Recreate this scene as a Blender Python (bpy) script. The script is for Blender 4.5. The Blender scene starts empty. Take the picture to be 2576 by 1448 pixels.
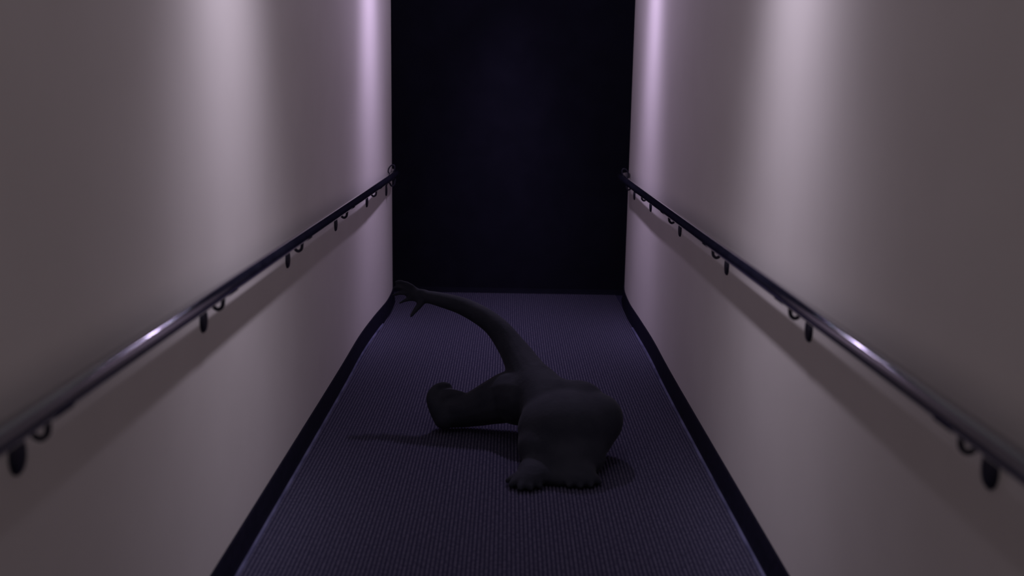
import bpy, bmesh, math, random
from mathutils import Vector, Matrix

scene = bpy.context.scene
COL = scene.collection
random.seed(4)

# ------------------------------------------------------------------ camera
EYE = 1.45                       # eye height above the carpet
F_PX, W_PX, H_PX = 2500.0, 2576.0, 1448.0
cam_data = bpy.data.cameras.new('camera')
cam_data.sensor_width = 36.0
cam_data.lens = 36.0 * F_PX / W_PX
cam_data.clip_start = 0.05
cam_data.dof.use_dof = True
cam_data.dof.focus_distance = 5.2
cam_data.dof.aperture_fstop = 1.8
cam = bpy.data.objects.new('camera', cam_data)
COL.objects.link(cam)
roll = math.radians(0.9)
fwd = Vector((-6.0, 479.0, -F_PX)).normalized()          # world +Y seen by the camera
up = Vector((math.sin(roll), math.cos(roll), 0.0))
up = (up - fwd * up.dot(fwd)).normalized()
side = fwd.cross(up)
cam.matrix_world = Matrix.Translation((0, 0, EYE)) @ Matrix((side, fwd, up)).to_4x4()
scene.camera = cam

# ------------------------------------------------------------------ world and view
world = bpy.data.worlds.new('world')
scene.world = world
world.use_nodes = True
bg = world.node_tree.nodes['Background']
bg.inputs[0].default_value = (0.36, 0.335, 0.385, 1)
bg.inputs[1].default_value = 0.40
vs = scene.view_settings
vs.view_transform = 'Standard'
vs.look = 'None'
vs.gamma = 1.0
vs.exposure = 0.0
vs.use_curve_mapping = False

# ------------------------------------------------------------------ lamps in the ceiling
def downlight(name, loc, power, colour, spill, width, fill, wide, peak, centre, floor_beam):
    """Two-sided wall washer in the ceiling: throws a beam at each wall, narrow along the
    corridor over a wider soft one; a broad term is added in the middle to light the floor."""
    ld = bpy.data.lights.new(name, 'SPOT')
    ld.energy = power
    ld.color = colour
    ld.spot_size = math.radians(172)
    ld.spot_blend = 0.12
    ld.shadow_soft_size = 0.045
    ld.use_nodes = True
    nt = ld.node_tree
    nt.nodes.clear()
    out = nt.nodes.new('ShaderNodeOutputLight')
    em = nt.nodes.new('ShaderNodeEmission')
    tc = nt.nodes.new('ShaderNodeTexCoord')
    sp = nt.nodes.new('ShaderNodeSeparateXYZ')
    nt.links.new(tc.outputs['Normal'], sp.inputs[0])
    def m(op, a, b=None):
        n = nt.nodes.new('ShaderNodeMath')
        n.operation = op
        for k, v in enumerate((a, b)):
            if v is None:
                continue
            if isinstance(v, (int, float)):
                n.inputs[k].default_value = v
            else:
                nt.links.new(v, n.inputs[k])
        return n.outputs[0]
    y2 = m('MULTIPLY', sp.outputs[1], sp.outputs[1])
    z2 = m('MULTIPLY', sp.outputs[2], sp.outputs[2])
    xz = m('SUBTRACT', 1.0001, y2)
    q = m('DIVIDE', y2, xz)
    g = m('EXPONENT', m('MULTIPLY', q, -1.0 / width ** 2))
    h = m('MULTIPLY', m('EXPONENT', m('MULTIPLY', q, -1.0 / wide ** 2)), fill)
    down = m('POWER', m('DIVIDE', z2, xz), peak)
    x2 = m('MULTIPLY', sp.outputs[0], sp.outputs[0])
    t2 = m('DIVIDE', x2, m('ADD', z2, 0.0001))
    wing = m('MINIMUM', 1.0, m('ADD', centre, m('MULTIPLY', m('POWER', m('DIVIDE', t2, 0.095), 1.5), 1.0 - centre)))
    beam = m('MULTIPLY', m('MULTIPLY', m('ADD', g, h), down), wing)
    fl = m('MULTIPLY', m('EXPONENT', m('MULTIPLY', t2, -1.0 / 0.09)), m('EXPONENT', m('MULTIPLY', q, -0.25)))  # broad term added to light the floor while mostly missing the walls
    beam = m('ADD', beam, m('MULTIPLY', fl, floor_beam))
    nt.links.new(m('ADD', beam, spill), em.inputs['Strength'])
    nt.links.new(em.outputs[0], out.inputs[0])
    o = bpy.data.objects.new(name, ld)
    o.location = loc
    COL.objects.link(o)
    return o

LAMP_Z = 2.52
downlight('ceiling_lamp', (0, 3.0, LAMP_Z), 55.0, (1.0, 0.92, 1.17), 0.015, 0.345, 0.06, 0.85, 0.55, 0.05, 0.0)
downlight('ceiling_lamp', (0, 5.98, LAMP_Z), 54.0, (1.0, 0.82, 1.32), 0.16, 0.28, 0.07, 1.00, 0.50, 0.05, 0.95)
downlight('ceiling_lamp', (0, 0.0, LAMP_Z), 40.0, (1.0, 0.95, 1.05), 0.02, 0.36, 0.12, 0.85, 0.55, 0.05, 0.0)  # unseen lamp added one spacing back, as ambient for the near walls

# ------------------------------------------------------------------ materials
def material(name, colour, rough=0.6, spec=0.5, metal=0.0, noise=None, bump=None, colour2=None, stretch=(1, 1, 1)):
    m = bpy.data.materials.new(name)
    m.use_nodes = True
    nt = m.node_tree
    b = nt.nodes['Principled BSDF']
    b.inputs['Base Color'].default_value = (*colour, 1)
    b.inputs['Roughness'].default_value = rough
    b.inputs['Specular IOR Level'].default_value = spec
    b.inputs['Metallic'].default_value = metal
    if noise or bump:
        tc = nt.nodes.new('ShaderNodeTexCoord')
        mp = nt.nodes.new('ShaderNodeMapping')
        mp.inputs['Scale'].default_value = stretch
        nt.links.new(tc.outputs['Object'], mp.inputs[0])
    if noise:
        n = nt.nodes.new('ShaderNodeTexNoise')
        n.inputs['Scale'].default_value = noise
        n.inputs['Detail'].default_value = 4
        nt.links.new(mp.outputs[0], n.inputs['Vector'])
        r = nt.nodes.new('ShaderNodeValToRGB')
        r.color_ramp.elements[0].position = 0.36
        r.color_ramp.elements[1].position = 0.64
        r.color_ramp.elements[0].color = (*colour, 1)
        r.color_ramp.elements[1].color = (*(colour2 or colour), 1)
        nt.links.new(n.outputs['Fac'], r.inputs[0])
        nt.links.new(r.outputs[0], b.inputs['Base Color'])
    if bump:
        n2 = nt.nodes.new('ShaderNodeTexNoise')
        n2.inputs['Scale'].default_value = bump[0]
        n2.inputs['Detail'].default_value = 3
        nt.links.new(mp.outputs[0], n2.inputs['Vector'])
        bp = nt.nodes.new('ShaderNodeBump')
        bp.inputs['Strength'].default_value = bump[1]
        bp.inputs['Distance'].default_value = bump[2]
        nt.links.new(n2.outputs['Fac'], bp.inputs['Height'])
        nt.links.new(bp.outputs[0], b.inputs['Normal'])
    return m

M_WALL = material('painted_plaster', (0.72, 0.67, 0.63), 0.75, 0.25, noise=2.5, colour2=(0.75, 0.70, 0.66), bump=(220, 0.12, 0.002))
M_BLACK = material('black_wall_paint', (0.0105, 0.0105, 0.019), 0.9, 0.03, noise=6, colour2=(0.0125, 0.0125, 0.0225))
M_BASE = material('navy_baseboard', (0.006, 0.0055, 0.014), 0.7, 0.1, noise=30, colour2=(0.009, 0.008, 0.020))
M_TRIM = material('carpet_edge_binding', (0.13, 0.13, 0.23), 0.6, 0.3, noise=25, colour2=(0.06, 0.06, 0.12), stretch=(1, 0.3, 1))
M_CARPET = material('carpet_backing', (0.032, 0.030, 0.062), 0.95, 0.05, noise=90, colour2=(0.044, 0.040, 0.080))
M_RIB = material('carpet_loop_rib', (0.058, 0.055, 0.088), 0.95, 0.05, noise=70, colour2=(0.106, 0.098, 0.145), bump=(240, 0.5, 0.003))
M_RAIL = material('dark_lacquered_rail', (0.012, 0.012, 0.024), 0.07, 0.95, noise=14, colour2=(0.022, 0.022, 0.040), bump=(190, 0.30, 0.0007))
M_IRON = material('dark_iron', (0.014, 0.013, 0.030), 0.5, 0.35, noise=40, colour2=(0.020, 0.019, 0.038))
M_FIG = material('charcoal_cloth', (0.024, 0.026, 0.037), 0.8, 0.15, noise=8, colour2=(0.036, 0.038, 0.051), bump=(60, 0.25, 0.006))

rb = M_RAIL.node_tree.nodes['Principled BSDF']
rb.inputs['Coat Weight'].default_value = 0.8
rb.inputs['Coat Roughness'].default_value = 0.06
rb.inputs['Coat IOR'].default_value = 1.8
fb = M_FIG.node_tree.nodes['Principled BSDF']
fb.inputs['Sheen Weight'].default_value = 0.05
fb.inputs['Sheen Roughness'].default_value = 0.35

# ------------------------------------------------------------------ helpers
def link(name, me, mat, parent=None, smooth=True):
    if mat:
        me.materials.append(mat)
    if smooth:
        for p in me.polygons:
            p.use_smooth = True
    o = bpy.data.objects.new(name, me)
    COL.objects.link(o)
    if parent:
        o.parent = parent
    return o

def from_bm(name, bm, mat, parent=None, smooth=True):
    bmesh.ops.recalc_face_normals(bm, faces=bm.faces)
    for e in bm.edges:
        if len(e.link_faces) == 2 and e.calc_face_angle(0) > math.radians(50):
            e.smooth = False
    me = bpy.data.meshes.new(name)
    bm.to_mesh(me)
    bm.free()
    return link(name, me, mat, parent, smooth)

def structure(o):
    o['kind'] = 'structure'
    return o

def tube(bm, pts, radii, segs=16, caps=True):
    """Sweep circles along points."""
    pts = [Vector(p) for p in pts]
    if isinstance(radii, (int, float)):
        radii = [radii] * len(pts)
    rings = []
    prev = None
    for i, p in enumerate(pts):
        a = pts[max(i - 1, 0)]
        b = pts[min(i + 1, len(pts) - 1)]
        t = (b - a).normalized()
        if prev is None:
            ref = Vector((0, 0, 1)) if abs(t.z) < 0.9 else Vector((1, 0, 0))
            n = t.cross(ref).normalized()
        else:
            n = (prev - t * prev.dot(t)).normalized()
        prev = n
        bn = t.cross(n)
        rings.append([bm.verts.new(p + (n * math.cos(2 * math.pi * k / segs) + bn * math.sin(2 * math.pi * k / segs)) * radii[i]) for k in range(segs)])
    for r0, r1 in zip(rings, rings[1:]):
        for k in range(segs):
            bm.faces.new((r0[k], r0[(k + 1) % segs], r1[(k + 1) % segs], r1[k]))
    if caps:
        bm.faces.new(rings[0][::-1])
        bm.faces.new(rings[-1])

def smooth_path(ctrl, n=8):
    """Catmull-Rom through control points."""
    c = [Vector(p) for p in ctrl]
    c = [c[0] * 2 - c[1]] + c + [c[-1] * 2 - c[-2]]
    out = []
    for i in range(1, len(c) - 2):
        for k in range(n):
            t = k / n
            p0, p1, p2, p3 = c[i - 1:i + 3]
            out.append(0.5 * ((2 * p1) + (p2 - p0) * t + (2 * p0 - 5 * p1 + 4 * p2 - p3) * t * t + (3 * p1 - p0 - 3 * p2 + p3) * t ** 3))
    out.append(c[-2])
    return out

def box(bm, x0, x1, y0, y1, z0, z1):
    v = [bm.verts.new((x, y, z)) for z in (z0, z1) for y in (y0, y1) for x in (x0, x1)]
    for f in ((0, 2, 3, 1), (4, 5, 7, 6), (0, 1, 5, 4), (2, 6, 7, 3), (0, 4, 6, 2), (1, 3, 7, 5)):
        bm.faces.new([v[i] for i in f])

def plan_wall(name, line, thick, z0, z1, mat, sign):
    """Vertical wall following a plan polyline, with thickness outwards."""
    bm = bmesh.new()
    lo, hi, lo2, hi2 = [], [], [], []
    for i, (x, y) in enumerate(line):
        a = line[max(i - 1, 0)]
        b = line[min(i + 1, len(line) - 1)]
        t = Vector((b[0] - a[0], b[1] - a[1])).normalized()
        n = Vector((t.y, -t.x)) * sign           # outwards from the corridor
        for lst, z, off in ((lo, z0, 0), (hi, z1, 0), (lo2, z0, thick), (hi2, z1, thick)):
            lst.append(bm.verts.new((x + n.x * off, y + n.y * off, z)))
    for i in range(len(line) - 1):
        bm.faces.new((lo[i], lo[i + 1], hi[i + 1], hi[i]))
        bm.faces.new((lo2[i + 1], lo2[i], hi2[i], hi2[i + 1]))
        bm.faces.new((hi[i], hi[i + 1], hi2[i + 1], hi2[i]))
        bm.faces.new((lo[i + 1], lo[i], lo2[i], lo2[i + 1]))
    for i in (0, len(line) - 1):
        bm.faces.new((lo[i], hi[i], hi2[i], lo2[i]))
    o = from_bm(name, bm, mat)
    return structure(o)

# ------------------------------------------------------------------ room shell
NEAR, FAR = -2.6, 7.36
LEFT_CTRL = [(-0.832, NEAR), (-0.832, 2.0), (-0.832, 4.6), (-0.838, 5.5), (-0.826, 6.0), (-0.812, 6.3), (-0.802, 6.55), (-0.808, 6.88), (-0.828, 7.08), (-0.862, 7.26), (-0.93, 7.40), (-1.06, 7.46)]
RIGHT_CTRL = [(0.836, NEAR), (0.836, 2.0), (0.836, 4.6), (0.845, 5.5), (0.841, 6.0), (0.836, 6.3), (0.833, 6.55), (0.842, 6.88), (0.856, 7.08), (0.880, 7.26), (0.94, 7.40), (1.06, 7.46)]
LEFT = [(p.x, p.y) for p in smooth_path([(x, y, 0) for x, y in LEFT_CTRL], 5)]
RIGHT = [(p.x, p.y) for p in smooth_path([(x, y, 0) for x, y in RIGHT_CTRL], 5)]
WALL_TOP = 3.8                    # ceiling left off and walls raised, so world light falls in as even ambient
plan_wall('wall_left', LEFT, 0.12, 0.0, WALL_TOP, M_WALL, -1)
plan_wall('wall_right', RIGHT, 0.12, 0.0, WALL_TOP, M_WALL, 1)

bm = bmesh.new()
box(bm, -2.0, 2.0, 7.62, 7.74, -0.05, WALL_TOP)
structure(from_bm('wall_back', bm, M_BLACK, smooth=False))

# floor slab, then the ribbed carpet on it
bm = bmesh.new()
box(bm, -2.0, 2.0, NEAR, 7.74, -0.12, -0.010)
floor = structure(from_bm('floor', bm, M_BLACK, smooth=False))
bm = bmesh.new()
box(bm, -0.99, 0.99, NEAR, FAR, -0.011, -0.004)
structure(from_bm('carpet_backing', bm, M_CARPET, floor, smooth=False))
bm = bmesh.new()
pitch = 0.0142
n = int(1.66 / pitch)
for i in range(n):
    xc = -0.5 * n * pitch + (i + 0.5) * pitch
    prof = [(-0.0050, -0.005), (-0.0038, -0.0008), (0.0, 0.0008), (0.0038, -0.0008), (0.0050, -0.005)]
    a = [bm.verts.new((xc + px, NEAR, pz)) for px, pz in prof]
    b = [bm.verts.new((xc + px, FAR, pz)) for px, pz in prof]
    for k in range(4):
        bm.faces.new((a[k], a[k + 1], b[k + 1], b[k]))
ribs = from_bm('carpet_rib', bm, M_RIB, floor)
ribs['kind'] = 'stuff'

def base_strip(name, line, prof, mat, sign):
    """Sweep a little profile (distance from wall, height) along the wall line."""
    bm = bmesh.new()
    rows = []
    for i, (x, y) in enumerate(line):
        a = line[max(i - 1, 0)]
        b = line[min(i + 1, len(line) - 1)]
        t = Vector((b[0] - a[0], b[1] - a[1])).normalized()
        nrm = Vector((t.y, -t.x)) * -sign        # into the corridor
        rows.append([bm.verts.new((x + nrm.x * d, y + nrm.y * d, z)) for d, z in prof])
    for r0, r1 in zip(rows, rows[1:]):
        for k in range(len(prof) - 1):
            bm.faces.new((r0[k], r0[k + 1], r1[k + 1], r1[k]))
    return structure(from_bm(name, bm, mat))

base_prof = [(-0.002, 0.100), (0.006, 0.100), (0.009, 0.096), (0.010, 0.02), (0.016, 0.006), (0.018, 0.001)]
trim_prof = [(0.016, 0.0), (0.016, 0.006), (0.019, 0.009), (0.024, 0.009), (0.028, 0.005), (0.029, 0.0)]
base_strip('baseboard_left', LEFT, base_prof, M_BASE, -1)
base_strip('baseboard_right', RIGHT, base_prof, M_BASE, 1)
LT = [p for p in LEFT if p[1] < 6.3]
RT = [p for p in RIGHT if p[1] < 6.3]
base_strip('trim_1', LT, trim_prof, M_TRIM, -1)
base_strip('trim_2', RT, trim_prof, M_TRIM, 1)

# ------------------------------------------------------------------ handrails
RAIL_R, RAIL_X, RAIL_Z = 0.022, 0.757, 0.934
BRACKETS = [0.56, 1.612, 2.66, 3.71, 4.77, 5.83, 6.52]

def wall_x(line, y):
    for (x0, y0), (x1, y1) in zip(line, line[1:]):
        if y0 <= y <= y1:
            return x0 + (x1 - x0) * (y - y0) / (y1 - y0)
    return line[-1][0]

def handrail(s, line, label):
    root = bpy.data.objects.new('handrail', None)
    root.location = (s * RAIL_X, 3.5, 0.0)
    COL.objects.link(root)
    root['label'] = label
    root['category'] = 'handrail'
    root['group'] = 'handrails along the corridor walls'
    inv = Matrix.Translation((-s * RAIL_X, -3.5, 0.0))
    def add(name, bm, mat, parent=root):
        bm.transform(inv)
        o = from_bm(name, bm, mat, parent)
        return o
    # the long bar, its far end turning back round the wall end
    bm = bmesh.new()
    ctrl = [(s * RAIL_X, y, RAIL_Z) for y in [NEAR + 0.6, 0, 1, 2, 3, 4, 5, 6, 6.45]]
    ctrl += [(s * (RAIL_X + 0.001), 6.68, RAIL_Z), (s * (RAIL_X + 0.010), 6.79, RAIL_Z), (s * (RAIL_X + 0.034), 6.86, RAIL_Z), (s * (RAIL_X + 0.070), 6.90, RAIL_Z)]
    tube(bm, smooth_path(ctrl, 6), RAIL_R, 20)
    add('rail', bm, M_RAIL)
    # small upright loop on the far end
    bm = bmesh.new()
    cy = 6.62
    loop = []
    for k in range(25):
        a = 2 * math.pi * k / 24
        loop.append((s * (RAIL_X + 0.018 + 0.022 * math.cos(a)), cy, RAIL_Z + 0.036 + 0.026 * math.sin(a) - 0.012 * math.cos(a)))
    tube(bm, loop, 0.0042, 8, caps=False)
    add('end_loop', bm, M_IRON)
    for y in BRACKETS:
        wx = abs(wall_x(line, y))
        # curved arm: out from the wall plate, then up under the bar
        bm = bmesh.new()
        arm = smooth_path([(s * (wx - d), y, z) for d, z in ((0.0, 0.860), (0.008, 0.882), (0.018, 0.892), (0.027, 0.886), (0.034, 0.873), (0.045, 0.868), (0.056, 0.877), (0.059, 0.896), (0.063, 0.917))], 5)
        tube(bm, arm, 0.0058, 10)
        br = add('bracket', bm, M_IRON)
        # oval plate on the wall
        bm = bmesh.new()
        rings = []
        for d, k in ((-0.003, 1.0), (0.004, 1.0), (0.008, 0.86), (0.010, 0.5)):
            rings.append([bm.verts.new((s * (wx - d), y + 0.027 * k * math.cos(2 * math.pi * j / 24), 0.838 + 0.036 * k * math.sin(2 * math.pi * j / 24))) for j in range(24)])
        for r0, r1 in zip(rings, rings[1:]):
            for j in range(24):
                bm.faces.new((r0[j], r0[(j + 1) % 24], r1[(j + 1) % 24], r1[j]))
        bm.faces.new(rings[-1])
        bm.faces.new(rings[0][::-1])
        add('wall_plate', bm, M_IRON, br)
        # saddle strap under the bar
        bm = bmesh.new()
        strap = []
        for yy in (y - 0.034, y - 0.030, y + 0.030, y + 0.034):
            kk = 1.0 if abs(yy - y) < 0.032 else 0.9
            strap.append([bm.verts.new((s * RAIL_X + (RAIL_R + 0.0018) * kk * math.sin(a), yy, RAIL_Z - (RAIL_R + 0.0018) * kk * math.cos(a))) for a in [(-50 + 12.5 * q) * math.pi / 180 for q in range(9)]])
        for r0, r1 in zip(strap, strap[1:]):
            for q in range(8):
                bm.faces.new((r0[q], r0[q + 1], r1[q + 1], r1[q]))
        add('saddle', bm, M_IRON, br)
    return root

handrail(-1, LEFT, 'dark round metal handrail on curved brackets along the left wall')
handrail(1, RIGHT, 'dark round metal handrail on curved brackets along the right wall')

# ------------------------------------------------------------------ the crouching figure
bm = bmesh.new()

def ellipsoid(c, r, rot=0.0, tilt=0.0):
    mat = Matrix.Translation(c) @ Matrix.Rotation(rot, 4, 'Z') @ Matrix.Rotation(tilt, 4, 'Y') @ Matrix.Diagonal((*r, 1))
    bmesh.ops.create_icosphere(bm, subdivisions=3, radius=1.0, matrix=mat)

def limb(pts, radii, n=6):
    path = smooth_path(pts, n)
    rr = []
    for i in range(len(pts) - 1):
        rr += [radii[i] + (radii[i + 1] - radii[i]) * k / n for k in range(n)]
    rr.append(radii[-1])
    tube(bm, path, rr, 14)
    for p, r in ((path[0], rr[0]), (path[-1], rr[-1])):
        bmesh.ops.create_icosphere(bm, subdivisions=2, radius=r * 0.995, matrix=Matrix.Translation(p))

# trunk and right side
ellipsoid((0.255, 3.87, 0.130), (0.205, 0.19, 0.155))
ellipsoid((0.285, 3.80, 0.080), (0.130, 0.16, 0.105))
ellipsoid((0.170, 3.80, 0.080), (0.120, 0.15, 0.105))
ellipsoid((0.385, 3.90, 0.160), (0.105, 0.13, 0.110))
ellipsoid((0.30, 3.99, 0.210), (0.12, 0.10, 0.090))
ellipsoid((0.20, 4.00, 0.17), (0.13, 0.13, 0.14))
ellipsoid((0.235, 3.77, 0.055), (0.175, 0.15, 0.105))
ellipsoid((0.205, 3.66, 0.025), (0.150, 0.10, 0.050))
# raised arm: shoulder, elbow, wrist, palm
limb([(0.20, 3.98, 0.17), (0.106, 4.168, 0.260), (0.031, 4.296, 0.353), (-0.059, 4.377, 0.444), (-0.188, 4.438, 0.507), (-0.316, 4.479, 0.535), (-0.366, 4.500, 0.540)],
     [0.135, 0.088, 0.064, 0.050, 0.042, 0.033, 0.030])
ellipsoid((-0.392, 4.505, 0.544), (0.050, 0.022, 0.034), 0.0, 0.12)
# five fingers: four reaching left, the thumb hanging down
limb([(-0.407, 4.510, 0.562), (-0.448, 4.520, 0.591), (-0.489, 4.530, 0.603), (-0.517, 4.530, 0.602)], [0.012, 0.011, 0.010, 0.008])
limb([(-0.417, 4.510, 0.550), (-0.463, 4.520, 0.572), (-0.504, 4.530, 0.579), (-0.523, 4.530, 0.572)], [0.012, 0.011, 0.010, 0.008])
limb([(-0.417, 4.510, 0.538), (-0.463, 4.520, 0.550), (-0.499, 4.520, 0.550), (-0.527, 4.520, 0.541)], [0.012, 0.011, 0.010, 0.008])
limb([(-0.407, 4.500, 0.525), (-0.443, 4.510, 0.525), (-0.470, 4.510, 0.520), (-0.494, 4.510, 0.507)], [0.011, 0.010, 0.009, 0.007])
limb([(-0.382, 4.500, 0.534), (-0.397, 4.489, 0.508), (-0.419, 4.484, 0.480), (-0.440, 4.479, 0.452)], [0.020, 0.016, 0.013, 0.009])
# left side: swelling lobe with a curled, scooped tip
limb([(-0.260, 4.215, 0.071), (-0.153, 4.215, 0.091), (-0.051, 4.199, 0.133), (0.020, 4.184, 0.160), (0.101, 4.122, 0.177)], [0.062, 0.076, 0.100, 0.118, 0.125])
limb([(-0.264, 4.184, 0.059), (-0.305, 4.199, 0.108), (-0.324, 4.225, 0.149), (-0.301, 4.255, 0.181), (-0.260, 4.276, 0.187), (-0.239, 4.276, 0.173)], [0.05, 0.034, 0.024, 0.018, 0.014, 0.009])
limb([(-0.290, 4.225, 0.132), (-0.249, 4.240, 0.149), (-0.193, 4.235, 0.145)], [0.034, 0.030, 0.026])
# feet on the carpet
ellipsoid((0.125, 3.66, 0.035), (0.070, 0.12, 0.045), -0.25)
ellipsoid((0.095, 3.585, 0.026), (0.066, 0.055, 0.030), -0.2)
for tx, ty in ((0.016, 3.588), (0.026, 3.545), (0.062, 3.515), (0.102, 3.515), (0.138, 3.538)):
    limb([(0.085, 3.60, 0.024), (0.4 * 0.085 + 0.6 * tx, 0.4 * 3.60 + 0.6 * ty, 0.022), (tx, ty, 0.014)], [0.024, 0.020, 0.013])
ellipsoid((0.275, 3.67, 0.035), (0.085, 0.12, 0.045), 0.1)
ellipsoid((0.285, 3.60, 0.026), (0.085, 0.055, 0.030))
for tx, ty in ((0.212, 3.572), (0.248, 3.552), (0.290, 3.545), (0.332, 3.555), (0.366, 3.585)):
    limb([(0.285, 3.62, 0.024), (0.4 * 0.285 + 0.6 * tx, 0.4 * 3.62 + 0.6 * ty, 0.022), (tx, ty, 0.014)], [0.024, 0.020, 0.013])

raw = bpy.data.meshes.new('crouching_figure_raw')
bm.to_mesh(raw)
bm.free()
tmp = bpy.data.objects.new('crouching_figure_raw', raw)
COL.objects.link(tmp)
rm = tmp.modifiers.new('remesh', 'REMESH')
rm.mode = 'VOXEL'
rm.voxel_size = 0.0065
sm = tmp.modifiers.new('smooth', 'SMOOTH')
sm.factor = 0.5
sm.iterations = 10
dg = bpy.context.evaluated_depsgraph_get()
body = bpy.data.meshes.new_from_object(tmp.evaluated_get(dg))
bpy.data.objects.remove(tmp)
bpy.data.meshes.remove(raw)
bm = bmesh.new()
bm.from_mesh(body)
trunk = [v for v in bm.verts if v.co.x > 0.03 and v.co.z > 0.055 and v.co.y < 4.10]
for k in range(40):
    bmesh.ops.smooth_vert(bm, verts=trunk, factor=0.5, use_axis_x=True, use_axis_y=True, use_axis_z=True)
bm.to_mesh(body)
bm.free()
base = Vector((0.20, 3.80, 0.0))
for v in body.vertices:
    v.co -= base
    v.co.z = max(v.co.z, 0.001)
body.name = 'crouching_figure'
body.materials.clear()
fig = link('crouching_figure', body, M_FIG)
fig.location = base
fig['label'] = 'dark charcoal crouching figure on the carpet, one long arm raised to the left'
fig['category'] = 'figure'
